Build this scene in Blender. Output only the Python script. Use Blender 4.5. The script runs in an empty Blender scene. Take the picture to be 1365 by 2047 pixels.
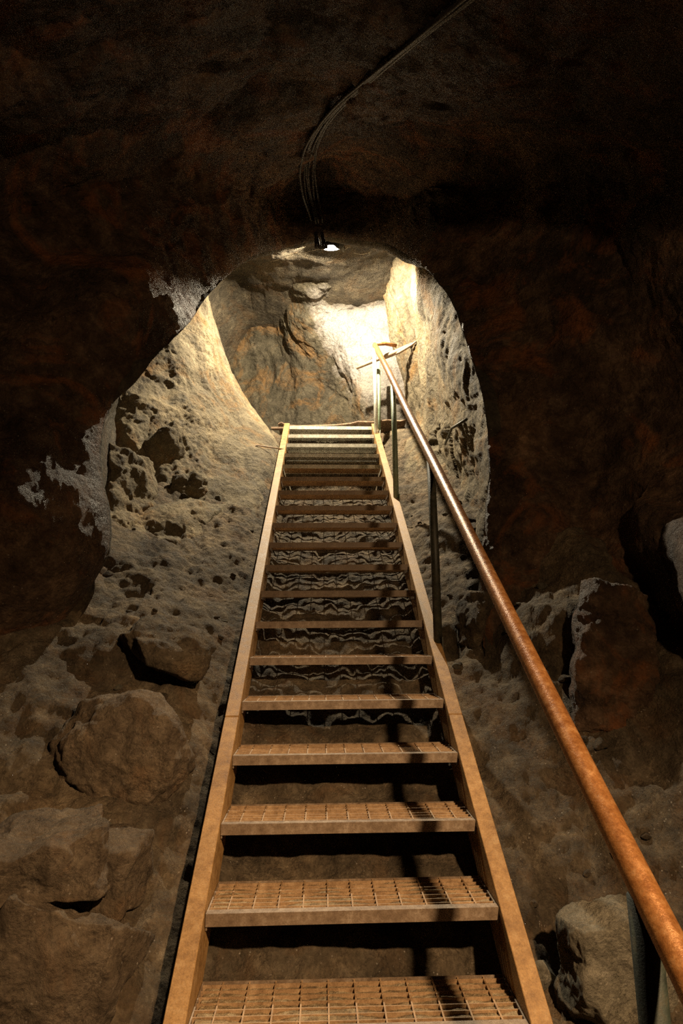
import bpy, bmesh, math, random
import numpy as np
from mathutils import Vector, Matrix
from mathutils.bvhtree import BVHTree
random.seed(7)
sc = bpy.context.scene
COL = sc.collection
Q = 1.0            # grid density of the rock surfaces

# ------------------------------------------------------------------ camera
F = 1200.0
PITCH, YAW, ROLL = 0.186379, 0.033273, -0.005767
cp, sp, cy, sy = math.cos(PITCH), math.sin(PITCH), math.cos(YAW), math.sin(YAW)
FW = np.array([sy*cp, cy*cp, sp]); RT0 = np.array([cy, -sy, 0.0]); UP0 = np.cross(RT0, FW)
RT = RT0*math.cos(ROLL) + UP0*math.sin(ROLL); UP = UP0*math.cos(ROLL) - RT0*math.sin(ROLL)
cam_d = bpy.data.cameras.new('camera'); cam = bpy.data.objects.new('camera', cam_d); COL.objects.link(cam)
cam.matrix_world = Matrix(((RT[0], UP[0], -FW[0], 0), (RT[1], UP[1], -FW[1], 0), (RT[2], UP[2], -FW[2], 0), (0, 0, 0, 1)))
cam_d.sensor_fit = 'HORIZONTAL'; cam_d.sensor_width = 36.0; cam_d.lens = 36.0*F/1365.0
cam_d.clip_start = 0.05; cam_d.clip_end = 100
sc.camera = cam

def ray(px, py):
    return FW + (px-682.5)/F*RT - (py-1023.5)/F*UP
def at(px, py, Y):
    d = ray(px, py); return d*(Y/d[1])
SX0, SX1 = -0.334, 0.516          # inner faces of the stringers
SY, SZ, G, R = 1.9132, -0.8091, 0.23508, 0.16609
def nose(Y): return SZ + (Y-SY)*R/G

# ------------------------------------------------------------------ numpy noise
def _h(ix, iy, iz, s):
    h = (ix.astype(np.uint32)*np.uint32(374761393) + iy.astype(np.uint32)*np.uint32(668265263)
         + iz.astype(np.uint32)*np.uint32(2147483647) + np.uint32((s*974634777 + 1013904223) & 0xffffffff))
    h = (h ^ (h >> np.uint32(13)))*np.uint32(1274126177)
    h = (h ^ (h >> np.uint32(16)))*np.uint32(2246822519)
    h = h ^ (h >> np.uint32(15))
    return (h & np.uint32(0xffffff)).astype(np.float32)/np.float32(0xffffff)
def vnoise(P, s=0):
    I = np.floor(P).astype(np.int64); f = (P-I).astype(np.float32); u = f*f*f*(f*(f*6-15)+10)
    out = 0
    for dx in (0, 1):
        wx = u[:, 0] if dx else 1-u[:, 0]
        for dy in (0, 1):
            wy = u[:, 1] if dy else 1-u[:, 1]
            for dz in (0, 1):
                wz = u[:, 2] if dz else 1-u[:, 2]
                out = out + wx*wy*wz*_h(I[:, 0]+dx, I[:, 1]+dy, I[:, 2]+dz, s)
    return out*2-1
def fbm(P, o=4, s=0, ridged=False):
    a, t = 1.0, 0
    for k in range(o):
        n = vnoise(P*(2.03**k)+k*17.3, s+k)
        t = t + a*((1-2*np.abs(n)) if ridged else n); a *= .5
    return t
def facets(P, size, tilt=.55, k=.5, s=0):
    """continuous faceted relief: upper envelope of randomly tilted planes, one per cell"""
    p = (P/size).astype(np.float32); I = np.floor(p).astype(np.int64); best = np.full(len(p), -9, np.float32)
    for dx in (-1, 0, 1):
        for dy in (-1, 0, 1):
            for dz in (-1, 0, 1):
                a, b, c = I[:, 0]+dx, I[:, 1]+dy, I[:, 2]+dz
                vx = p[:, 0]-(a+_h(a, b, c, s+1)); vy = p[:, 1]-(b+_h(a, b, c, s+2)); vz = p[:, 2]-(c+_h(a, b, c, s+3))
                v = (_h(a, b, c, s+4)-.5)*.9 + tilt*2*(vx*(_h(a, b, c, s+5)-.5)+vy*(_h(a, b, c, s+6)-.5)+vz*(_h(a, b, c, s+7)-.5)) - k*(vx*vx+vy*vy+vz*vz)
                best = np.maximum(best, v)
    return best*size

def cr(C, n):
    """Catmull-Rom along axis 0 to n samples (softened tangents)"""
    C = np.asarray(C, float); m = len(C); t = np.linspace(0, m-1, n); i = np.minimum(t.astype(int), m-2); f = t-i
    T = np.zeros_like(C); T[1:-1] = (C[2:]-C[:-2])*.5*.8; T[0] = C[1]-C[0]; T[-1] = C[-1]-C[-2]
    f = f.reshape((-1,)+(1,)*(C.ndim-1))
    return ((2*f**3-3*f**2+1)*C[i] + (f**3-2*f**2+f)*T[i] + (-2*f**3+3*f**2)*C[i+1] + (f**3-f**2)*T[i+1])

def grid_normals(G3):
    du = np.gradient(G3, axis=0); dv = np.gradient(G3, axis=1)
    n = np.cross(du, dv); n /= (np.linalg.norm(n, axis=2, keepdims=True)+1e-9); return n

def mesh_from_grid(name, G3, mat):
    nu, nv = G3.shape[:2]
    me = bpy.data.meshes.new(name); idx = np.arange(nu*nv).reshape(nu, nv)
    q = np.stack([idx[:-1, :-1], idx[1:, :-1], idx[1:, 1:], idx[:-1, 1:]], -1).reshape(-1, 4)
    me.vertices.add(nu*nv); me.vertices.foreach_set('co', G3.reshape(-1).astype(np.float32))
    me.loops.add(q.size); me.loops.foreach_set('vertex_index', q.reshape(-1).astype(np.int32))
    me.polygons.add(len(q)); me.polygons.foreach_set('loop_start', (np.arange(len(q))*4).astype(np.int32))
    me.polygons.foreach_set('use_smooth', np.ones(len(q), bool))
    me.update(calc_edges=True); me.validate()
    me.materials.append(mat)
    o = bpy.data.objects.new(name, me); COL.objects.link(o); return o

def rock_disp(P, amp=1.0, seed=0, stretch=(1, 1, 1), big=1.0):
    W = P + .10*np.stack([fbm(P*2.1, 3, 91), fbm(P*2.1, 3, 92), fbm(P*2.1, 3, 93)], 1)
    S = W*np.array(stretch)
    d = facets(S, .85, s=seed)*.32*big + facets(S+5.5, .33, s=seed+20)*.34 + facets(S+2.2, .12, s=seed+40)*.30
    d = d + fbm(S*7, 4, seed+60, True)*.010 + fbm(P*34, 3, seed+70)*.0035
    return d*amp

# ------------------------------------------------------------------ materials
def new_mat(name):
    m = bpy.data.materials.new(name); m.use_nodes = True; nt = m.node_tree; nt.nodes.clear()
    o = nt.nodes.new('ShaderNodeOutputMaterial'); b = nt.nodes.new('ShaderNodeBsdfPrincipled')
    nt.links.new(b.outputs[0], o.inputs[0]); return m, nt, b
def N(nt, t, **k):
    n = nt.nodes.new(t)
    for a, v in k.items():
        if hasattr(n, a): setattr(n, a, v)
        else: n.inputs[a.replace('_', ' ')].default_value = v
    return n
def tex(nt, co, scale, detail=6, rough=.6, dist=0, kind='noise'):
    if kind == 'noise': n = N(nt, 'ShaderNodeTexNoise', Scale=scale, Detail=detail, Roughness=rough, Distortion=dist)
    else: n = N(nt, 'ShaderNodeTexVoronoi', Scale=scale); n.feature = kind
    nt.links.new(co, n.inputs['Vector']); return n
def ramp(nt, fac, stops, interp='LINEAR'):
    r = nt.nodes.new('ShaderNodeValToRGB'); cr_ = r.color_ramp; cr_.interpolation = interp
    while len(cr_.elements) < len(stops): cr_.elements.new(.5)
    for e, (p, c) in zip(cr_.elements, stops): e.position = p; e.color = (*c, 1) if len(c) == 3 else c
    nt.links.new(fac, r.inputs[0]); return r
def mix(nt, fac, a, b, mode='MIX'):
    m = nt.nodes.new('ShaderNodeMix'); m.data_type = 'RGBA'; m.blend_type = mode
    for s, v in ((0, fac), (6, a), (7, b)):
        if hasattr(v, 'links') or hasattr(v, 'is_linked'): nt.links.new(v, m.inputs[s])
        else: m.inputs[s].default_value = v if s == 0 else (*v, 1)
    return m.outputs[2]
def math_(nt, op, a, b=None, clamp=False):
    m = nt.nodes.new('ShaderNodeMath'); m.operation = op; m.use_clamp = clamp
    for i, v in enumerate((a, b)):
        if v is None: continue
        if hasattr(v, 'is_linked'): nt.links.new(v, m.inputs[i])
        else: m.inputs[i].default_value = v
    return m.outputs[0]

def rock_mat(name, c_dark, c_mid, c_light, accent=None, accent_amt=.5, speck=.25, rough=.85, bump=1.0, scale=1.0, stretch=(1, 1, 1), pale=None, contrast=0):
    m, nt, b = new_mat(name)
    tc = N(nt, 'ShaderNodeTexCoord'); mp = nt.nodes.new('ShaderNodeMapping'); mp.inputs['Scale'].default_value = stretch
    nt.links.new(tc.outputs['Object'], mp.inputs[0]); co = mp.outputs[0]
    n1 = tex(nt, co, 1.6*scale, 8, .62, .6); n2 = tex(nt, co, 9*scale, 8, .7, .3); n3 = tex(nt, co, 60*scale, 5, .75)
    base = ramp(nt, n2.outputs['Fac'], [(.25, c_dark), (.5, c_mid), (.75, c_light)]).outputs[0]
    big = ramp(nt, n1.outputs['Fac'], [(.3, (.45-.25*contrast, .42-.25*contrast, .40-.25*contrast)), (.5, (1, 1, 1)), (.70, (1.25+.9*contrast, 1.2+.8*contrast, 1.1+.7*contrast))]).outputs[0]
    col = mix(nt, .85, base, big, 'MULTIPLY')
    if accent:
        n4 = tex(nt, co, 2.3*scale, 7, .65, 1.2)
        fa = ramp(nt, n4.outputs['Fac'], [(.52, (0, 0, 0)), (.66, (accent_amt,)*3)]).outputs[0]
        col = mix(nt, fa, col, accent)
    if pale:      # pale rock with the lamp's bright pool painted into it: right of the plane x = a + b z, fading out towards its foot
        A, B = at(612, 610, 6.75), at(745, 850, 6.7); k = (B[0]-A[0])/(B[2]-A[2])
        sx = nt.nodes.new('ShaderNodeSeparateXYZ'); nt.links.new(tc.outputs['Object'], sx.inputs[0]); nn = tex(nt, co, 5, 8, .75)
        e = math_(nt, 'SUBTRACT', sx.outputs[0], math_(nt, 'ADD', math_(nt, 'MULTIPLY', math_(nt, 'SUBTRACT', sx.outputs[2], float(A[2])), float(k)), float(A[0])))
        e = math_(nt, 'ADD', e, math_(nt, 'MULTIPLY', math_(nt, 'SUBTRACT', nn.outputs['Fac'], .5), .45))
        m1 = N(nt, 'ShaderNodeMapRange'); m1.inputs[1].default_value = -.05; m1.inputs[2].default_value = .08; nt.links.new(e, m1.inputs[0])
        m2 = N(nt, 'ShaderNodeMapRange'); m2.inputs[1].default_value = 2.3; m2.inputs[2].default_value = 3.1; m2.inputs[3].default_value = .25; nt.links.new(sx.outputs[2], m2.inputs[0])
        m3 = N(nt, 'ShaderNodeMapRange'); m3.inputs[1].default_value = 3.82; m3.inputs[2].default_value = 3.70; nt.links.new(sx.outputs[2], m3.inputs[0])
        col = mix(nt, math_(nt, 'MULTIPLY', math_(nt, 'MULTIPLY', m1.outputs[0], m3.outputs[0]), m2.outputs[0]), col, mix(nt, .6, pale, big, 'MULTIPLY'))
    vc = tex(nt, co, 3.2*scale, kind='DISTANCE_TO_EDGE'); wn = tex(nt, co, 5*scale, 6, .7)
    cv = nt.nodes.new('ShaderNodeMix'); cv.data_type = 'VECTOR'; cv.inputs[0].default_value = .35; nt.links.new(co, cv.inputs[4]); nt.links.new(wn.outputs['Color'], cv.inputs[5]); nt.links.new(cv.outputs[1], vc.inputs['Vector'])
    crk = ramp(nt, vc.outputs['Distance'], [(.0, (.25, .22, .2)), (.025, (1, 1, 1))]).outputs[0]; col = mix(nt, .6, col, crk, 'MULTIPLY')
    g = ramp(nt, n3.outputs['Fac'], [(.3, (.55, .55, .55)), (.55, (1, 1, 1)), (.75, (1.35, 1.33, 1.3))]).outputs[0]
    col = mix(nt, .8, col, g, 'MULTIPLY')
    if speck:
        v = tex(nt, co, 55*scale, kind='F1'); n5 = tex(nt, co, 20, 2, .5)
        s1 = ramp(nt, v.outputs['Distance'], [(.10, (1, 1, 1)), (.22, (0, 0, 0))]).outputs[0]
        s2 = ramp(nt, n5.outputs['Fac'], [(.55, (0, 0, 0)), (.66, (speck,)*3)]).outputs[0]
        col = mix(nt, mix(nt, 1.0, s1, s2, 'MULTIPLY'), col, (.62, .56, .47))
    nt.links.new(col, b.inputs['Base Color'])
    r = ramp(nt, n2.outputs['Fac'], [(.3, (rough-.22,)*3), (.7, (min(1, rough+.1),)*3)]); nt.links.new(r.outputs[0], b.inputs['Roughness'])
    b.inputs['Specular IOR Level'].default_value = .25
    v1 = tex(nt, co, 22*scale, kind='F1'); v2 = tex(nt, co, 75*scale, kind='F1'); n6 = tex(nt, co, 34*scale, 8, .78, .2)
    v1.distance = 'CHEBYCHEV'
    h = math_(nt, 'ADD', math_(nt, 'MULTIPLY', tex(nt, co, 11*scale, 10, .74, .2).outputs['Fac'], .035),
              math_(nt, 'ADD', math_(nt, 'MULTIPLY', v1.outputs['Distance'], -.018), math_(nt, 'ADD', math_(nt, 'MULTIPLY', n6.outputs['Fac'], .016), math_(nt, 'MULTIPLY', v2.outputs['Distance'], -.005))))
    bp = N(nt, 'ShaderNodeBump', Strength=min(1, .9*bump), Distance=1.0*bump); nt.links.new(h, bp.inputs['Height'])
    nt.links.new(bp.outputs[0], b.inputs['Normal'])
    return m

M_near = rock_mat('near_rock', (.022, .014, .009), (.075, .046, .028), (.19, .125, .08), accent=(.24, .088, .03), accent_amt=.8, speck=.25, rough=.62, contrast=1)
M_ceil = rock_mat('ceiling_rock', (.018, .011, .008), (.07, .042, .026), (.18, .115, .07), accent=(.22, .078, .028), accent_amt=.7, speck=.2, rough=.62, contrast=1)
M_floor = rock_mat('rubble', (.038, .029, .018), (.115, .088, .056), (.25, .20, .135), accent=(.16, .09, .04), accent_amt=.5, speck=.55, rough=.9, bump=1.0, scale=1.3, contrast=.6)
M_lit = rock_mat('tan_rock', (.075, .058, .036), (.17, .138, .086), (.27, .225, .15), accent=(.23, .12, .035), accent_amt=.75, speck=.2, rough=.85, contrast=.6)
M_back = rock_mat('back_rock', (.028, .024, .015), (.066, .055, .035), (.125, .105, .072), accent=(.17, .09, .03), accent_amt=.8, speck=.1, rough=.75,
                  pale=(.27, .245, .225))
M_block = rock_mat('pale_block_rock', (0.1280, 0.1120, 0.0800), (0.2400, 0.2160, 0.1600), (0.3680, 0.3360, 0.2640), speck=.4, scale=1.5)
M_boulder = rock_mat('boulder_rock', (0.0640, 0.0464, 0.0280), (0.1520, 0.1120, 0.0720), (0.2560, 0.2000, 0.1360), accent=(.24, .13, .06), accent_amt=.4, speck=.35, scale=1.2)

M_dirt = rock_mat('packed_dirt', (.16, .10, .05), (.46, .34, .19), (.80, .68, .46), speck=.5, scale=2.5)
def metal_mat(name, c1, c2, c3, metallic, rough, bump=.4, sc_=30, grime=None):
    m, nt, b = new_mat(name); tc = N(nt, 'ShaderNodeTexCoord'); co = tc.outputs['Object']
    n1 = tex(nt, co, sc_, 8, .7); n2 = tex(nt, co, 5, 6, .65, .5); n3 = tex(nt, co, 220, 4, .7)
    col = ramp(nt, n1.outputs['Fac'], [(.3, c1), (.52, c2), (.72, c3)]).outputs[0]
    col = mix(nt, .7, col, ramp(nt, n2.outputs['Fac'], [(.3, (.55, .5, .45)), (.55, (1, 1, 1)), (.75, (1.2, 1.2, 1.2))]).outputs[0], 'MULTIPLY')
    if grime:
        col = mix(nt, ramp(nt, n2.outputs['Fac'], [(.5, (0, 0, 0)), (.62, (.7, .7, .7))]).outputs[0], col, grime)
    col = mix(nt, .5, col, ramp(nt, n3.outputs['Fac'], [(.3, (.5, .5, .5)), (.6, (1.2, 1.2, 1.2))]).outputs[0], 'MULTIPLY')
    nt.links.new(col, b.inputs['Base Color']); b.inputs['Metallic'].default_value = metallic
    r = ramp(nt, n1.outputs['Fac'], [(.3, (rough-.1,)*3), (.7, (min(1, rough+.12),)*3)]); nt.links.new(r.outputs[0], b.inputs['Roughness'])
    bp = N(nt, 'ShaderNodeBump', Strength=.5, Distance=.004*bump); nt.links.new(n3.outputs['Fac'], bp.inputs['Height']); nt.links.new(bp.outputs[0], b.inputs['Normal'])
    return m
M_string = metal_mat('rusty_stringer_paint', (.20, .105, .034), (.33, .185, .062), (.42, .27, .12), .0, .55)
M_rail = metal_mat('rusty_handrail', (.17, .062, .017), (.27, .115, .032), (.38, .20, .075), .35, .34, sc_=45)
M_tread = metal_mat('dusty_grating', (.20, .12, .06), (.36, .23, .12), (.48, .34, .2), .1, .6)
M_lip = metal_mat('worn_tread_edge', (.14, .095, .06), (.25, .18, .12), (.38, .30, .22), .2, .45)
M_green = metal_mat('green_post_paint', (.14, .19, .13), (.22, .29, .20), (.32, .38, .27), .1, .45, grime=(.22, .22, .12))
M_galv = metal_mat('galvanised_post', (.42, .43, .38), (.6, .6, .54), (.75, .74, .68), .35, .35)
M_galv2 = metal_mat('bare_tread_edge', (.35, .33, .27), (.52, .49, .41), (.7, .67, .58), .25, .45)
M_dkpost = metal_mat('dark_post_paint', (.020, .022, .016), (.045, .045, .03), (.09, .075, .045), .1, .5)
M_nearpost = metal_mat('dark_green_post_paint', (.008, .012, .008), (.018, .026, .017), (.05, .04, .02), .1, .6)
M_wood = metal_mat('weathered_timber', (.16, .10, .06), (.30, .21, .14), (.42, .32, .22), 0, .8, sc_=18)
M_sheet = metal_mat('rusted_sheet', (.10, .06, .035), (.24, .16, .10), (.42, .30, .19), .2, .6)
M_cable = metal_mat('cable_rubber', (.02, .018, .016), (.04, .034, .03), (.09, .075, .06), 0, .45)
M_wire = metal_mat('thin_wire', (.4, .36, .28), (.55, .5, .4), (.7, .65, .55), .3, .4)
m, nt, b = new_mat('lamp_socket'); b.inputs['Base Color'].default_value = (.02, .02, .02, 1); b.inputs['Roughness'].default_value = .5; M_sock = m
m = bpy.data.materials.new('lit_bulb'); m.use_nodes = True; nt = m.node_tree; nt.nodes.clear()
e = nt.nodes.new('ShaderNodeEmission'); e.inputs[0].default_value = (1.0, .89, .72, 1); e.inputs[1].default_value = 60
o_ = nt.nodes.new('ShaderNodeOutputMaterial'); nt.links.new(e.outputs[0], o_.inputs[0]); M_bulb = m

# ------------------------------------------------------------------ object helpers
def tag(o, label, cat, group=None, kind=None):
    if label: o['label'] = label
    if cat: o['category'] = cat
    if group: o['group'] = group
    if kind: o['kind'] = kind
    return o
def struct(o): o['kind'] = 'structure'; return o
def empty(name, loc=(0, 0, 0)):
    o = bpy.data.objects.new(name, None); o.location = loc; COL.objects.link(o); return o
def link_bm(name, bm, mat, parent=None, smooth=True, loc=None):
    me = bpy.data.meshes.new(name); bmesh.ops.recalc_face_normals(bm, faces=bm.faces[:]); bm.to_mesh(me); bm.free()
    if smooth:
        for p in me.polygons: p.use_smooth = True
    me.materials.append(mat); o = bpy.data.objects.new(name, me); COL.objects.link(o)
    if parent:
        o.parent = parent
        o.location = -parent.location if loc is None else loc
    elif loc is not None: o.location = loc
    return o
def box(bm, x0, x1, y0, y1, z0, z1):
    vs = [bm.verts.new((x, y, z)) for x in (x0, x1) for y in (y0, y1) for z in (z0, z1)]
    for f in ((0, 1, 3, 2), (4, 6, 7, 5), (0, 4, 5, 1), (2, 3, 7, 6), (0, 2, 6, 4), (1, 5, 7, 3)): bm.faces.new([vs[i] for i in f])
    return vs
def tube(bm, pts, r, seg=16, cap=True):
    pts = [Vector(p) for p in pts]; rs = r if isinstance(r, (list, tuple)) else [r]*len(pts)
    rings = []; ref = None
    for i, p in enumerate(pts):
        t = ((pts[min(i+1, len(pts)-1)]-pts[max(i-1, 0)])).normalized()
        if ref is None: ref = t.orthogonal().normalized()
        ref = (ref - t*ref.dot(t)).normalized(); bi = t.cross(ref)
        rings.append([bm.verts.new(p + (ref*math.cos(2*math.pi*k/seg)+bi*math.sin(2*math.pi*k/seg))*rs[i]) for k in range(seg)])
    for a, b_ in zip(rings, rings[1:]):
        for k in range(seg): bm.faces.new((a[k], a[(k+1) % seg], b_[(k+1) % seg], b_[k]))
    if cap: bm.faces.new(rings[0][::-1]); bm.faces.new(rings[-1])
def smooth_path(pts, n): return [Vector(p) for p in cr(np.array([list(p) for p in pts]), n)]
def jitter(pts, a, s=3, sd=0):
    P = np.array([list(p) for p in pts]); return P + a*np.stack([vnoise(P*s+i*9, sd+i) for i in range(3)], 1)

# ------------------------------------------------------------------ the mine tunnel shell (left wall, ceiling, right wall)
rim = [(90, 1330, 2.8), (120, 1235, 2.9), (206, 1095, 2.92), (190, 900, 2.96), (228, 800, 3.0), (303, 722, 3.06), (374, 652, 3.3), (425, 583, 3.75),
       (500, 512, 4.25), (570, 494, 4.8), (650, 471, 4.93), (720, 477, 4.94), (780, 488, 4.75), (848, 532, 4.15), (905, 612, 3.85), (946, 730, 3.55), (972, 850, 3.42),
       (978, 950, 3.34), (966, 1060, 3.26), (960, 1180, 3.15), (960, 1290, 3.05)]
near = [(-2.35, -.9), (-2.35, -.2), (-2.35, .25), (-2.35, .65), (-2.35, 1.05), (-2.3, 1.5), (-2.15, 1.95), (-1.8, 2.35), (-1.25, 2.68), (-.75, 2.95), (-.1, 3.1), (.38, 3.08),
        (.9, 2.92), (1.5, 2.65), (1.9, 2.2), (2.0, 1.7), (1.95, 1.2), (1.85, .75), (1.52, .35), (1.5, -.05), (1.5, -.9)]
nc = len(rim)
rows = []
def prof(Y, sx=1, dx=0, dz=0, stretch=1):
    return [np.array([x*sx+dx*(1 if x > 0 else -1), Y, nose(Y)+z*stretch+dz]) for x, z in near]
rows.append(prof(-1.6, 1.7, dz=2.0)); rows.append(prof(.2, 1.5, dz=1.0)); rows.append(prof(1.4, 1.06, dz=.4)); r_ = prof(2.0, .97, dz=.15)
for j in range(13, nc): r_[j][0] = 1.85 if j < 17 else 1.55
rows.append(r_)
r3 = prof(2.6, .95)
for j in range(nc): r3[j] = r3[j]+np.array([0, 1, G and R/G])*float(np.interp(j, [0, 5, 8, 11, 14, 20], [0, 0, .5, .5, .1, .1]))
for j in range(nc):
    if j >= 13: r3[j] = np.array([1.8 if j < 17 else 1.5, 2.75, nose(2.75)+near[j][1]])
rows.append(r3)
rimP = [at(*c) for c in rim]
r4 = []                       # pocket just in front of the portal: wall turns outwards
for j in range(nc):
    P = rimP[j]; c = np.array([.0, P[1], nose(P[1])+.9]); d = P-c; d[1] = 0; L = np.linalg.norm(d); d /= L
    push = float(np.interp(j, [0, 6, 10, 13, 20], [.28, .30, .45, .5, .42]))
    q = P + d*push; q[1] -= float(np.interp(j, [0, 7, 9, 12, 20], [.22, .2, .12, .12, .2])); r4.append(q)
rows.append([(.5*(a+b)+np.array([0.10*(1 if a[0] > .9 else -.0), 0, .1])) for a, b in zip(r3, r4)])
rows.append(r4)
rows.append(rimP)
r6 = []; r7 = []; r8 = []
for j in range(nc):
    P = rimP[j]; c = np.array([.0, P[1], nose(P[1])+.9]); d = P-c; d[1] = 0; d /= np.linalg.norm(d)
    q = P + d*.22; q[1] += .22; r6.append(q)
    t = j/(nc-1); a = math.pi*(1.12-1.24*t)
    r7.append(np.array([.1+2.1*math.cos(a), 6.0, 2.3+1.42*max(-1, math.sin(a)*1.0)]))
    r8.append(np.array([.1+2.0*math.cos(a), 7.9, 2.4+1.25*math.sin(a)]))
for j in range(7, 14):        # flat roof of the chamber
    r6[j][2] = rimP[j][2]+.26; r7[j][2] = 3.86; r8[j][2] = 3.8
rows += [r6, r7, r8]
C = np.array(rows)            # (s, phi, 3)
NS, NP = int(520*Q), int(600*Q)
# spend most samples where they show
sw = np.interp(np.linspace(0, 1, NS), [0, .08, .80, .92, 1], [0, 2, 7.2, 8.2, len(rows)-1])
full = cr(C, 2000); full = full[np.clip((sw/(len(rows)-1)*1999).astype(int), 0, 1999)]
# smooth resample between the integer picks
tt = sw/(len(rows)-1)*1999; i0 = np.minimum(tt.astype(int), 1998); ff = (tt-i0)[:, None, None]
fullr = cr(C, 2000); full = fullr[i0]*(1-ff)+fullr[i0+1]*ff
S = np.moveaxis(cr(np.moveaxis(full, 1, 0), NP), 0, 1)
Nn = grid_normals(S); Pf = S.reshape(-1, 3)
cen = np.stack([np.zeros(len(Pf)), Pf[:, 1], nose(Pf[:, 1])+.9], 1)
sgn = np.sign(((cen-Pf)*Nn.reshape(-1, 3)).sum(1).reshape(NS, NP).mean()); Nn = Nn*sgn      # into the tunnel
D = rock_disp(Pf, .9, 0, (1, .8, .8), big=1.5).reshape(NS, NP, 1)
amp = np.interp(sw, [0, 6.0, 7.0, 7.6, 10], [1.0, 1.0, .30, .6, .7])[:, None, None]
S = S + Nn*(D-.06)*amp
a_, b_ = int(NP*.40), int(NP*.64)
M_chamber = rock_mat('chamber_rock', (.022, .018, .012), (.062, .050, .033), (.12, .10, .068), accent=(.10, .055, .022), accent_amt=.5, speck=.1, rough=.8, contrast=.5)
e_ = int(np.searchsorted(sw, 7.0))
cham = [struct(mesh_from_grid(n_, S[e_:, u:v+1], M_chamber)) for n_, u, v in (('wall_left', 0, a_), ('ceiling', a_, b_), ('wall_right', b_, NP-1))]
S = S[:e_+1]
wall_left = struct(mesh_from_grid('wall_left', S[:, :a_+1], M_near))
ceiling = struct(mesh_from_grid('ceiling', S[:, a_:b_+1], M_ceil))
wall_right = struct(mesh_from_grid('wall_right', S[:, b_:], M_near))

# ------------------------------------------------------------------ chamber rock: right pillar wall, left slope, back wall
def patch(name, grid, nu, nv, mat, amp=1, seed=0, stretch=(1, 1, 1), toward=(0, 3, 1.5), big=1, fade=None):
    C = np.array([[np.array(p) for p in r] for r in grid]); S = np.moveaxis(cr(np.moveaxis(cr(C, nu), 1, 0), nv), 0, 1)
    n = grid_normals(S); P = S.reshape(-1, 3); sg = np.sign(((np.array(toward)-P)*n.reshape(-1, 3)).sum(1).mean()); n = n*sg
    D = rock_disp(P, amp, seed, stretch, big).reshape(nu, nv, 1)
    if fade: D = D*np.interp(np.linspace(0, 1, nv), *fade)[None, :, None]
    S = S + n*(D-.04*amp); return mesh_from_grid(name, S, mat)
gr = []
for r in [[(752, 440, 7.6), (756, 452, 6.5), (800, 470, 5.75), (850, 500, 4.9), (940, 545, 4.4)],
          [(756, 540, 7.6), (764, 540, 6.5), (805, 550, 5.8), (862, 575, 4.6), (955, 620, 4.0)],
          [(770, 640, 7.6), (784, 640, 6.45), (826, 645, 5.8), (885, 680, 4.4), (972, 720, 3.7)],
          [(800, 740, 7.6), (806, 740, 6.4), (845, 745, 5.75), (905, 780, 4.3), (990, 830, 3.55)],
          [(822, 820, 7.6), (822, 830, 6.3), (862, 840, 5.6), (922, 870, 4.3), (994, 920, 3.45)],
          [(820, 900, 7.6), (820, 910, 5.6), (868, 920, 5.15), (920, 950, 4.65), (990, 990, 3.4)],
          [(800, 1010, 6.5), (822, 1010, 4.9), (880, 1020, 4.6), (930, 1040, 4.3), (982, 1060, 3.34)],
          [(810, 1120, 5.5), (850, 1130, 4.2), (900, 1130, 4.0), (945, 1150, 3.85), (980, 1160, 3.22)]]:
    gr.append([at(*c) for c in r])
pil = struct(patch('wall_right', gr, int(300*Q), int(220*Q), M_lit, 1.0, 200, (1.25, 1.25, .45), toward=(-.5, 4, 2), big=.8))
gl = []
def W(x, y): return ('w', x, y)
for r in [[(250, 600, 4.9), (330, 610, 5.1), (400, 590, 5.4), (425, 600, 5.9), (420, 600, 7.2)],
          [(230, 680, 4.7), (310, 690, 4.95), (400, 650, 5.4), (447, 672, 5.9), (435, 670, 7.2)],
          [(190, 740, 4.5), (290, 750, 4.75), (400, 740, 5.3), (470, 745, 5.9), (455, 745, 7.2)],
          [(160, 810, 4.4), (270, 820, 4.6), (400, 820, 5.15), (497, 808, 5.85), (490, 806, 7.2)],
          [(150, 890, 4.2), (270, 900, 4.45), (400, 890, 4.9), (538, 858, 5.75), W(-.25, 6.3)],
          [(150, 960, 4.0), (280, 980, 4.25), (410, 960, 4.65), (535, 912, 5.2), W(-.2, 5.6)],
          [(150, 1090, 3.7), (260, 1060, 3.95), (400, 1030, 4.2), (520, 1000, 4.5), W(-.2, 4.9)],
          [(150, 1200, 3.5), (270, 1160, 3.7), (400, 1130, 3.9), (500, 1110, 4.0), W(-.2, 4.3)]]:
    gl.append([np.array([c[1], c[2], nose(c[2])-.95]) if c[0] == 'w' else at(*c) for c in r])
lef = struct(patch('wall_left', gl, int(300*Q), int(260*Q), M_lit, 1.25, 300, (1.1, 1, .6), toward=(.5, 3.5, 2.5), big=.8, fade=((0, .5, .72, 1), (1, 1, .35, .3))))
gb = []
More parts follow.
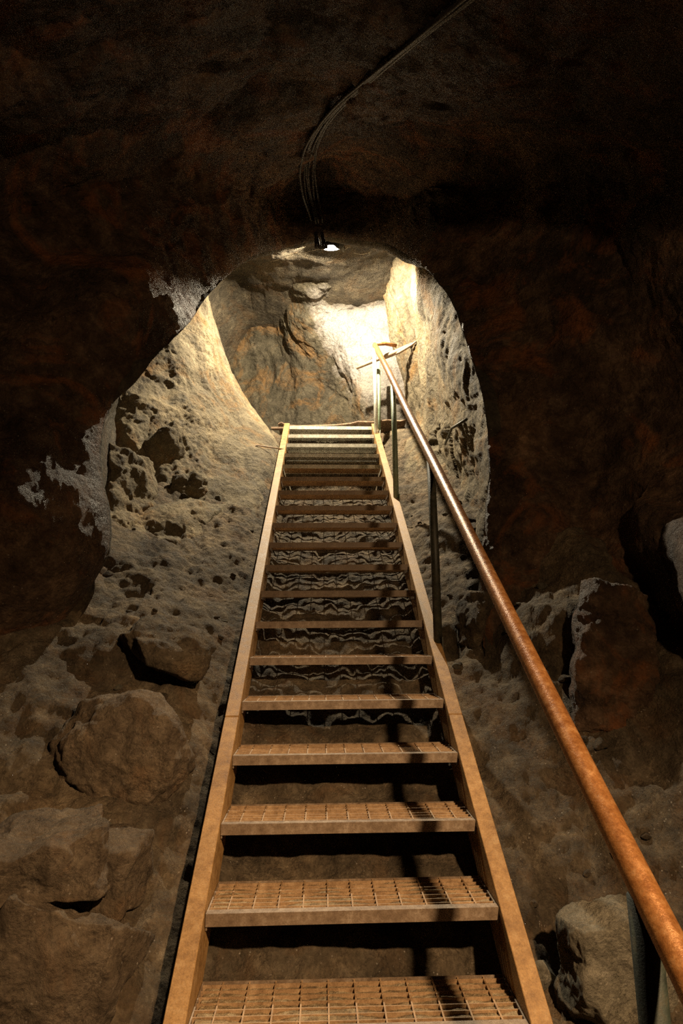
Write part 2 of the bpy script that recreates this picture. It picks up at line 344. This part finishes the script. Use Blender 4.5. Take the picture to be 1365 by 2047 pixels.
for r in [[(300, 430, 6.6), (450, 440, 6.3), (560, 450, 6.2), (650, 450, 6.1), (720, 450, 6.2), (860, 450, 6.4)],
          [(300, 560, 7.0), (450, 560, 6.9), (560, 555, 6.6), (640, 545, 6.2), (700, 550, 6.35), (860, 560, 6.6)],
          [(300, 640, 7.3), (450, 640, 7.4), (560, 630, 7.2), (622, 625, 6.75), (700, 620, 6.7), (860, 620, 6.5)],
          [(300, 720, 7.3), (450, 720, 7.5), (560, 710, 7.4), (650, 700, 7.0), (710, 690, 6.6), (860, 690, 6.4)],
          [(300, 800, 7.2), (450, 800, 7.4), (560, 790, 7.4), (680, 780, 7.0), (735, 770, 6.55), (860, 770, 6.3)],
          [(300, 900, 7.0), (450, 900, 7.2), (560, 890, 7.2), (690, 890, 7.0), (760, 880, 6.6), (860, 880, 6.3)]]:
    gb.append([at(*c) for c in r])
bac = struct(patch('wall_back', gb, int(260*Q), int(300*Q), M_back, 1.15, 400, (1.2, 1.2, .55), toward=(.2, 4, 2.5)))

# ------------------------------------------------------------------ floor: rubble slope under and beside the stair
nx, ny = int(420*Q), int(640*Q)
X = np.linspace(-2.3, 1.9, nx); Yv = np.linspace(.2, 7.9, ny)**1.0
XX, YY = np.meshgrid(X, Yv, indexing='ij')
dz = np.interp(XX, [-2.3, -1.6, -1.1, -.62, -.42, -.3, .48, .60, .75, 1.1, 1.4, 1.9], [.5, .22, .02, -.10, -.19, -.26, -.26, -.19, -.13, -.02, .2, .45])
Z = np.where(YY < 5.85, nose(np.minimum(YY, 5.85)), nose(5.85)-.06) + dz*np.where(YY > 5.85, .2, 1)
def bump(cx, cyy, rx, ry, h, pw=2):
    return h*np.exp(-((np.abs(XX-cx)/rx)**pw + (np.abs(YY-cyy)/ry)**pw))
Z += bump(1.2, 3.0, .28, .3, .28, 4)      # ledge at the foot of the right pocket
Z += bump(-1.0, 2.9, .4, .5, .08)
def on_slope(px, py, d=0):
    lo, hi = .8, 7
    for _ in range(40):
        mid = (lo+hi)/2
        if at(px, py, mid)[2] < nose(mid)+d: hi = mid
        else: lo = mid
    return at(px, py, lo)
for (px, py, rx, ry, h) in ((100, 1835, .16, .05, -.22), (215, 1790, .05, .04, -.2), (350, 985, .12, .06, -.16), (260, 1105, .08, .06, -.14), (900, 1250, .05, .08, -.2), (1120, 1790, .05, .1, -.1),
                            (300, 1350, .16, .12, .05), (120, 1560, .2, .14, .04), (230, 1700, .18, .10, .05), (180, 1960, .2, .12, .05)):
    g_ = on_slope(px, py, -.08); Z += bump(g_[0], g_[1], rx, ry, h, 4)
tt_ = np.clip((YY-5.0)/.15, 0, 1)*np.clip((5.86-YY)/.05, 0, 1); Z -= .5*tt_*np.clip((XX+.42)/.08, 0, 1)*np.clip((.60-XX)/.08, 0, 1)
P = np.stack([XX, YY, Z], 2); Pf = P.reshape(-1, 3)
rub = facets(Pf, .30, s=500)*.22 + facets(Pf+3, .11, s=520)*.42 + facets(Pf+7, .04, s=540)*.7 + fbm(Pf*9, 4, 560, True)*.012 + fbm(Pf*1.7, 2, 580)*.05
rub = rub.reshape(nx, ny); under = np.clip((XX+.5)/.1, 0, 1)*np.clip((.68-XX)/.1, 0, 1)
rub = rub*(1-.35*under); rub = np.minimum(rub, .09)
nrm = np.array([0, -.577, .816]); P = P + nrm*(rub[..., None]-.01)
flo = struct(mesh_from_grid('floor', P, M_floor))

bpy.context.view_layer.update()
dg = bpy.context.evaluated_depsgraph_get()
BV = {o.name: BVHTree.FromObject(o, dg) for o in (wall_left, ceiling, wall_right, pil, lef, bac, flo, *cham)}
def hit(px, py, names=None):
    d = Vector(ray(px, py)).normalized(); best = None
    for k, t in BV.items():
        if names and k not in names: continue
        h = t.ray_cast(Vector((0, 0, 0)), d)
        if h[0] is not None and (best is None or h[3] < best[3]): best = h
    return best[0] if best else Vector(at(px, py, 4))

# ------------------------------------------------------------------ staircase
stair = empty('steel_staircase', (.09, 1.0, nose(1.0)-.2))
tag(stair, 'long straight steel staircase with rusty stringers, open grating treads and a handrail on the right', 'staircase')
def stringer(xa, xb, y0, y1):
    """channel section: web facing the treads, two flanges turned outwards"""
    bm = bmesh.new(); s = 1 if xb > xa else -1; t = .007; top, bot = .012, -.175
    secs = [(xa, bot), (xa, top), (xb, top), (xb, top-t), (xa+s*t, top-t), (xa+s*t, bot+t), (xb, bot+t), (xb, bot)]
    r = [[bm.verts.new((x, Y, nose(Y)+z)) for x, z in secs] for Y in (y0, y1)]
    n = len(secs)
    for k in range(n): bm.faces.new((r[0][k], r[0][(k+1) % n], r[1][(k+1) % n], r[1][k]))
    bm.faces.new(r[0][::-1]); bm.faces.new(r[1])
    bmesh.ops.bevel(bm, geom=bm.edges[:], offset=.0018, segments=1, affect='EDGES')
    return bm
for xa, xb in ((SX0, SX0-.055), (SX1, SX1+.055)):
    for y0, y1 in ((.75, 2.533), (2.538, 5.96)):
        link_bm('stringer', stringer(xa, xb, y0, y1), M_string, stair, smooth=False)
TD = .222
def tread_frame():
    bm = bmesh.new(); w = SX1-SX0-.004; h = w/2
    box(bm, -h, h, 0, .005, -.034, .0)                      # front nosing face
    box(bm, -h, h, .005, .026, -.004, .0)                  # nosing top strip
    box(bm, -h, h, TD-.004, TD, -.028, .0)
    for s in (-1, 1): box(bm, s*h-(.004 if s > 0 else 0), s*h+(.004 if s < 0 else 0), .0045, TD-.004, -.045, -.001)
    return bm
def grating():
    bm = bmesh.new(); w = SX1-SX0-.012; h = w/2
    nb = 7
    for i in range(nb):
        y = .026+(i+.55)*(TD-.03)/nb; box(bm, -h, h, y-.0013, y+.0013, -.024, -.0012)
    for k in range(11):
        x = -h+.055+k*(w-.11)/10; pts = [(x, .026, -.004), (x, TD-.004, -.004)]
        box(bm, x-.0022, x+.0022, .024, TD-.004, -.0055, -.0008)
    return bm
def plate():
    bm = bmesh.new(); h = (SX1-SX0-.012)/2; box(bm, -h, h, .0055, TD-.0045, -.0065, -.0045); return bm
tf = tg = None
for k in range(-4, 18):
    loc = Vector(((SX0+SX1)/2, SY+k*G, SZ+k*R)) - stair.location
    if tf is None:
        tf = link_bm('tread', tread_frame(), M_lip, stair, smooth=False, loc=loc)
        tg = link_bm('grating', grating(), M_tread, tf, smooth=False, loc=Vector((0, 0, 0)))
    else:
        a = tf.copy(); COL.objects.link(a); a.location = loc; a.parent = stair
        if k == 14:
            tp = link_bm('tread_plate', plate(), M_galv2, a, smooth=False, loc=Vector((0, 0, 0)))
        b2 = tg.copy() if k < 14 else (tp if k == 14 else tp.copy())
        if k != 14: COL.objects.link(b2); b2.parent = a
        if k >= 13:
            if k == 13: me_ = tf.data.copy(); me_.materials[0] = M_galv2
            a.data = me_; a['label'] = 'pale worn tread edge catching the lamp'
        a.rotation_euler = (0, random.uniform(-.003, .003), 0)

def dirt():
    bm = bmesh.new(); bmesh.ops.create_grid(bm, x_segments=150, y_segments=40, size=.5); w = SX1-SX0-.03
    P = np.array([v.co[:] for v in bm.verts]); P[:, 0] *= w; P[:, 1] = .027+(P[:, 1]+.5)*(TD-.034)
    n = fbm(P*np.array([14, 14, 1]), 3, 77)*.6 + facets(P, .014, s=88)*60*.5
    P[:, 2] = -.007 + .006*np.clip(n-.25, -1.6, 1.0)
    for v, p in zip(bm.verts, P): v.co = p
    return bm
td_ = None
for t_ in [o for o in stair.children if o.name.startswith('tread')]:
    k = round((t_.location.y+stair.location.y-SY)/G)
    if k > 3: continue
    if td_ is None: td_ = link_bm('packed_dirt', dirt(), M_dirt, t_, loc=Vector((0, 0, 0))); q = td_
    else: q = td_.copy(); COL.objects.link(q); q.parent = t_
    q.location.z = -.003*max(0, k); q['label'] = 'tan dirt packed into the grating'
RX = .556; HR = .918; RR = .0255
bm = bmesh.new(); pts = [(RX, Y, nose(Y)+HR+.004*math.sin(Y*3)) for Y in np.linspace(.55, 5.86, 60)]
tube(bm, pts, RR, 24); link_bm('handrail', bm, M_rail, stair)
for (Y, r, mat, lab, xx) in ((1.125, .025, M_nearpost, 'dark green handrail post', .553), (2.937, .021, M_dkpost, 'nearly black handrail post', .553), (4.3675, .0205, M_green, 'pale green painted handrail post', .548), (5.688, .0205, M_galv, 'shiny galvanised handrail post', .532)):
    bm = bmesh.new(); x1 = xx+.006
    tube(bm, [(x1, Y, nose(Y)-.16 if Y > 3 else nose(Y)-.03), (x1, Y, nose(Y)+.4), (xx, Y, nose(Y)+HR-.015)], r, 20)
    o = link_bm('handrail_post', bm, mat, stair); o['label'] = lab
    bm = bmesh.new(); box(bm, SX1+.054, SX1+.062, Y-.04, Y+.04, nose(Y)-.13, nose(Y)+.03); bmesh.ops.bevel(bm, geom=bm.edges[:], offset=.002, segments=1, affect='EDGES')
    q = link_bm('post_bracket', bm, mat, o, smooth=False, loc=Vector((0, 0, 0)))
bm = bmesh.new(); tube(bm, [Vector(at(750, 688, 5.84)), Vector(at(770, 687, 5.87)), Vector(at(792, 691, 5.9))], .019, 16)
o = link_bm('handrail_return', bm, M_rail, stair); o['label'] = 'short horizontal rusty stub at the top end of the handrail'

# ------------------------------------------------------------------ things near the top of the stair
def pipe_thing(name, pts, r, mat, label, cat, seg=12, sub=None, jit=0):
    P = [Vector(p) for p in pts]
    if sub: P = smooth_path(P, sub)
    if jit: P = [Vector(p) for p in jitter(P, jit, 14)]
    base = P[0].copy(); bm = bmesh.new(); tube(bm, [p-base for p in P], r, seg)
    o = link_bm(name, bm, mat, loc=base); tag(o, label, cat); return o
pipe_thing('steel_post', [at(757, 870, 6.15), at(757, 800, 6.15), at(756, 722, 6.15)], .022, M_green, 'dull green upright post behind the shiny top handrail post', 'post')
pipe_thing('timber_pole', [at(713, 736, 6.15), at(745, 722, 6.05), at(790, 704, 5.9), at(824, 688, 5.8)], [.016, .022, .025, .022], M_wood, 'rough timber pole lying aslant behind the top end of the handrail', 'pole', sub=None)
o = pipe_thing('wooden_batten', [at(770, 716, 6.0), at(800, 703, 5.86), at(822, 690, 5.76), at(836, 679, 5.7)], [.012, .016, .014, .005], M_wood, 'thin pale splintered batten with a pointed end leaning on the rock pillar', 'batten', seg=8)
p0 = hit(893, 890); p1 = hit(937, 843)
pipe_thing('iron_rod', [p0+Vector((-.02, -.03, .0)), (p0+p1)/2+Vector((-.05, -.06, .03)), p1+Vector((-.02, -.02, .01))], .010, M_dkpost, 'short black iron rod sticking out of the lit right wall', 'rod', seg=8)
pipe_thing('bent_wire_hook', [at(567, 898, 5.28), at(540, 894, 5.22), at(512, 890, 5.16), at(507, 894, 5.14), at(514, 900, 5.12)], .0065, M_sheet, 'thin bent rusty wire reaching left from the upper left stringer', 'wire', seg=8)

# bent sheet of metal across the head of the stair
ed = [(556, 846, .0), (562, 843, .02), (575, 849, 0), (600, 850, 0), (640, 849, 0), (672, 848, 0), (700, 845, 0), (716, 841, .01), (745, 842, 0), (775, 838, .01), (800, 840, 0), (812, 837, .01)]
base = Vector(at(680, 850, 6.16)); bm = bmesh.new(); top = []; n = len(ed)
for j, (dy, dzz) in enumerate(((0, 0), (.0, -.012), (.28, -.03), (.28, -.015))):
    row = []
    for (px, py, w) in ed:
        p = Vector(at(px, py, 6.16+.02*math.sin(px*.05))); row.append(bm.verts.new((p.x-base.x, p.y+dy-base.y, p.z+dzz-base.z+(0 if dy == 0 else (base.z-p.z)*.5))))
    top.append(row)
for a in range(4):
    for k in range(n-1): bm.faces.new((top[a][k], top[a][k+1], top[(a+1) % 4][k+1], top[(a+1) % 4][k]))
for k in (0, n-1): bm.faces.new([top[a][k] for a in range(4)])
tag(link_bm('metal_sheet', bm, M_sheet, loc=base, smooth=False), 'rusted metal sheet with a buckled front edge lying across the stair head', 'metal sheet')
bm = bmesh.new(); a0 = Vector(at(542, 853, 5.93)); box(bm, 0, .2, 0, .06, -.018, 0)
tag(link_bm('flat_bar', bm, M_sheet, loc=a0-Vector((0, 0, .0)), smooth=False), 'flat rusty bar poking out left of the stair head', 'bar')

# ------------------------------------------------------------------ lamp
LP = Vector(at(661, 484, 5.2))
lamp = empty('mine_lamp', LP); tag(lamp, 'small glowing lamp at the crown of the rock arch', 'lamp')
bm = bmesh.new(); bmesh.ops.create_icosphere(bm, subdivisions=3, radius=.030)
for v in bm.verts: v.co = Matrix.Rotation(.25, 3, 'Y') @ Vector((v.co.x*1.5-.012, v.co.y, v.co.z*.8+.018))
bulb = link_bm('bulb', bm, M_bulb, lamp, loc=Vector((0, 0, 0))); bulb['label'] = 'bright glowing bulb'
bm = bmesh.new(); tube(bm, [(-.045, 0, .012), (-.06, 0, .016), (-.085, 0, .024), (-.095, .0, .05), (-.09, 0, .12)], [.024, .026, .022, .010, .007], 14)
link_bm('lamp_socket', bm, M_sock, lamp, loc=Vector((0, 0, 0)))
bm = bmesh.new(); rings = []; NH = 48
def skirt(a):          # azimuth from the side that faces down the stair; added hood edge, shaped to keep lamplight off the near rock
    lo_ = -.158 if a < 0 else -.145
    return float(np.interp(abs(a), [0, 14, 24, 66, 78, 92, 120, 180], [-.121, -.121, lo_, lo_, -.115, -.07, -.008, -.002]))
for r, w_, off in ((.002, 0, .0), (.07, 0, 0), (.115, 0, 0), (.13, 1, 0), (.134, 1, 0), (.119, 0, .004), (.07, 0, .005), (.002, 0, .005)):
    ring = []
    for q in range(NH):
        a = -180+q*360/NH; z = .07-.5*r*r+off
        if w_: z = skirt(a)
        ring.append(bm.verts.new((r*math.sin(math.radians(a)), -r*math.cos(math.radians(a)), z)))
    rings.append(ring)
for A_, B_ in zip(rings, rings[1:]):
    for k in range(NH): bm.faces.new((A_[k], A_[(k+1) % NH], B_[(k+1) % NH], B_[k]))
link_bm('lamp_shade', bm, M_sock, lamp, loc=Vector((0, 0, 0)))
# thin lit wire running right from the lamp
wp = [(672, 489), (680, 487), (687, 489), (690, 497), (697, 492), (703, 496), (708, 504), (722, 507), (740, 503)]
pipe_thing('thin_wire', [at(px, py+1, 5.16-.002*(px-672)*.3) for px, py in wp], .0032, M_wire, 'thin pale wire looping right from the lamp along the arch', 'wire', seg=6, sub=50)
wp = [(648, 496), (625, 500), (602, 505), (580, 509), (560, 515), (545, 520)]
pipe_thing('thin_wire', [at(px, py+1, 5.08-.001*i) for i, (px, py) in enumerate(wp)], .0022, M_wire, 'thin faint wire trailing left from the lamp along the arch', 'wire', seg=6, sub=40, jit=.006)

# ------------------------------------------------------------------ cable bundle
bundle = empty('cable_bundle', LP+Vector((-.07, -.05, .05))); tag(bundle, 'bundle of dark cables sagging from the ceiling down to the lamp', 'cables')
cp_ = [(643, 494), (637, 468), (630, 435), (618, 390), (612, 345), (618, 295), (640, 250), (680, 205), (735, 160), (800, 105), (865, 52), (925, 8), (970, -30)]
for c in range(6):
    pts = []
    for i, (px, py) in enumerate(cp_):
        spread = (1, .9, 1, 1.15, 1.3, 1.2, .8, .6, .6, .65, .75, .9, .9)[i]
        ox = (c-2.5)*4.6*spread + 3*math.sin(c*2.1+i*1.3)
        h = hit(px+ox, py, (ceiling.name,)); d = Vector(ray(px+ox, py)).normalized()
        back = .05+.02*(c % 2)
        q = d*(h.length-back) if i > 2 else d*min(h.length-.03, (Vector(at(px+ox, py, 4.98-.045*i)).length))
        pts.append(q)
    P = np.array([list(p) for p in pts]); P[3:-1] = .25*P[2:-2]+.5*P[3:-1]+.25*P[4:]
    bm = bmesh.new(); tube(bm, smooth_path([Vector(p) for p in P], 110), .0085 if c % 2 else .0105, 8); link_bm('cable', bm, M_cable, bundle)

# ------------------------------------------------------------------ rocks
def rock(name, center, size, planes=None, seed=0, mat=None, label='', cat='rock', rot=(0, 0, 0), nplanes=14, noise=.05, res=5, group=None, soft=False):
    rnd = random.Random(seed); pl = []
    if planes: pl = [(Vector(n).normalized(), h) for n, h in planes]
    else:
        for _ in range(nplanes):
            n = Vector((rnd.gauss(0, 1), rnd.gauss(0, 1), rnd.gauss(0, 1))).normalized(); pl.append((n, rnd.uniform(.72, 1.0)))
    bm = bmesh.new(); bmesh.ops.create_icosphere(bm, subdivisions=res, radius=1)
    V = np.array([v.co[:] for v in bm.verts]); r = np.full(len(V), 1.25)
    for n, h in pl:
        dn = V @ np.array(n[:]); r = np.where(dn > 1e-3, np.minimum(r, h/np.maximum(dn, 1e-3)), r)
    if soft: r = .45*r+.55*.9
    Pn = V*r[:, None]*np.array(size)/2
    nz = facets(Pn+seed*3.1, .09, s=seed+700)*.5 + fbm(Pn*9+seed, 4, seed+720, True)*.012 + fbm(Pn*40, 3, seed+730)*.004
    Pn = Pn + V*(nz*noise/.05*min(1, min(size)/.2))[:, None]
    for v, p in zip(bm.verts, Pn): v.co = p
    o = link_bm(name, bm, mat or M_boulder, loc=Vector(center)); o.rotation_euler = rot; tag(o, label, cat, group); return o
def on(px, py, lift=0, toward=0):
    h = hit(px, py); return Vector((h.x, h.y+toward, h.z+lift))
def s_at(px, py): return hit(px, py).length/F        # metres per pixel there
BOX = [((1, .1, 0), .8), ((-1, .05, .1), .82), ((0, 1, .1), .8), ((.1, -1, .15), .78), ((.05, 0, 1), .72), ((0, 0, -1), .8), ((.7, -.6, .4), .95), ((-.6, -.7, .5), 1.0), ((-.5, .5, .8), 1.0)]
def place(name, x0, y0, x1, y1, depth, seed, mat, label, planes=None, rot=(0, 0, 0), sink=.35, cat='rock', **k):
    cx, cyy = (x0+x1)/2, (y0+y1)/2; h = hit(cx, min(cyy, 2046)); d = h.normalized(); c = h+d*depth*(sink-.5); m = c.length/F; w, hh = (x1-x0)*m, (y1-y0)*m
    return rock(name, c, (w*1.15, depth, hh*1.2), planes=planes, seed=seed, mat=mat, label=label, rot=rot, cat=cat, **k)
place('boulder', 150, 1420, 355, 1600, .36, 3, M_boulder, 'rounded brown boulder half buried in the rubble left of the stair', cat='boulder', res=6, sink=.5, soft=True)
place('rock_slab', -30, 1680, 178, 1822, .35, 5, M_boulder, 'wide brown slab jutting over a black gap at the left edge', planes=BOX+[((0, -.55, -.8), .5)], rot=(.15, -.12, .2), sink=.12, res=6)
place('rock_slab', 182, 1690, 262, 1790, .2, 8, M_boulder, 'small cracked slab next to the wide brown slab at lower left', rot=(.1, .1, -.2), sink=.15, planes=BOX)
place('rock_slab', -60, 1880, 190, 2090, .3, 11, M_boulder, 'broad low slab filling the bottom left corner below the black gap', rot=(.3, .1, .1), sink=.6, res=6)
place('rock', -22, 1840, 16, 1890, .08, 12, M_block, 'small pale rock peeping in at the lower left edge')
place('rock_block', 1152, 1868, 1288, 2025, .16, 14, M_block, 'pale flat topped rock block beside the dark near handrail post', planes=[((1, .1, 0), .8), ((-1, -.1, .15), .8), ((0, 1, .1), .8), ((.1, -1, .1), .8), ((-.06, 0, 1), .8), ((0, 0, -1), .8), ((-.8, -.5, -.5), .9)], rot=(0, -.05, .1), sink=.1, res=6, cat='rock block')
place('rock', 1060, 1935, 1098, 1968, .05, 15, M_block, 'small tan shard next to the lower right stringer')
place('rock_slab', 262, 1262, 405, 1330, .3, 17, M_floor, 'dark flat stone casting a shadow on the slope left of the stair', rot=(.2, .25, .3), sink=.4)
place('rock_slab', 195, 900, 300, 1100, .30, 21, M_lit, 'tall tan slab leaning against the lit left side of the arch', planes=BOX, rot=(-.1, .12, .9), sink=.6, res=6)
place('rock', 300, 850, 350, 945, .2, 25, M_lit, 'ochre lump of rock above the tall leaning slab', rot=(.2, .2, .3), sink=.6)
place('rock', 345, 955, 412, 1005, .2, 23, M_lit, 'jagged grey stone over a dark hollow on the lit left slope', rot=(.1, -.5, .3), sink=.55)
place('rock_slab', 1165, 1170, 1285, 1450, .2, 27, M_near, 'tall dark slab standing against the right wall', planes=BOX, rot=(-.3, .12, -.3), sink=.2, res=6)
place('rock', 930, 1185, 985, 1290, .2, 29, M_floor, 'upright crumbly stone just right of the nearly black post', planes=BOX, rot=(.1, .1, .5), sink=.2)

# loose stones on the slope
stones = []
rnd = random.Random(5)
proto = {}
cnt = 0
for i in range(400):
    if cnt >= 70: break
    side = rnd.random() < .62
    x = rnd.uniform(-1.45, -.48) if side else rnd.uniform(.66, 1.15); y = rnd.uniform(1.6, 4.6)
    h = BV[flo.name].ray_cast(Vector((x, y, 4)), Vector((0, 0, -1)))
    if h[0] is None: continue
    s = rnd.choice((.02, .025, .03, .035, .045, .06)); kk = rnd.randrange(6)
    if kk not in proto:
        o = rock('loose_stone', (0, 0, 0), (1, .8, .6), seed=40+kk, mat=M_floor if kk % 3 else M_block, res=3, noise=.02, nplanes=10)
        proto[kk] = o; q = o
    else: q = proto[kk].copy(); COL.objects.link(q)
    q.location = h[0]+Vector((0, 0, s*.15)); q.scale = (s, s, s); q.rotation_euler = (rnd.uniform(-.5, .5), rnd.uniform(-.5, .5), rnd.uniform(0, 6))
    tag(q, 'small angular stone lying on the rubble slope left of the stair' if side else 'small angular stone lying on the rubble slope right of the stair', 'stone',
        'loose stones left of the stair' if side else 'loose stones right of the stair'); cnt += 1

# ------------------------------------------------------------------ light
ld = bpy.data.lights.new('bulb_light', 'POINT'); ld.energy = 1000; ld.color = (1.0, .86, .62); ld.shadow_soft_size = .030     # the glowing end of the bulb
lo = bpy.data.objects.new('bulb_light', ld); lo.location = LP+Vector((0, 0, -.028)); COL.objects.link(lo)
for kind, en in (('POINT', 110), ('SPOT', 580)):      # a floodlight behind and right of the viewer: beam on the lower treads plus its spill
    ld = bpy.data.lights.new('warm_floodlight', kind); ld.energy = en; ld.color = (1.0, .66, .36); ld.shadow_soft_size = .05
    lo = bpy.data.objects.new('warm_floodlight', ld); lo.location = (1.16, -.39, 1.31); COL.objects.link(lo)
    if kind == 'SPOT':
        ld.spot_size = math.radians(64); ld.spot_blend = 1.0
        lo.rotation_euler = (Vector((-.1, 1.7, -1.05))-Vector(lo.location)).to_track_quat('-Z', 'Y').to_euler()
w = bpy.data.worlds.new('world'); sc.world = w; w.use_nodes = True; w.node_tree.nodes['Background'].inputs[0].default_value = (0, 0, 0, 1)
vs = sc.view_settings; vs.view_transform = 'Standard'; vs.look = 'None'; vs.gamma = 1; vs.use_curve_mapping = False; vs.exposure = -0.08
sc.display_settings.display_device = 'sRGB'
sc.cycles.use_denoising = False
sc.cycles.max_bounces = 4; sc.cycles.diffuse_bounces = 2; sc.cycles.adaptive_threshold = .03; sc.cycles.sample_clamp_indirect = 3
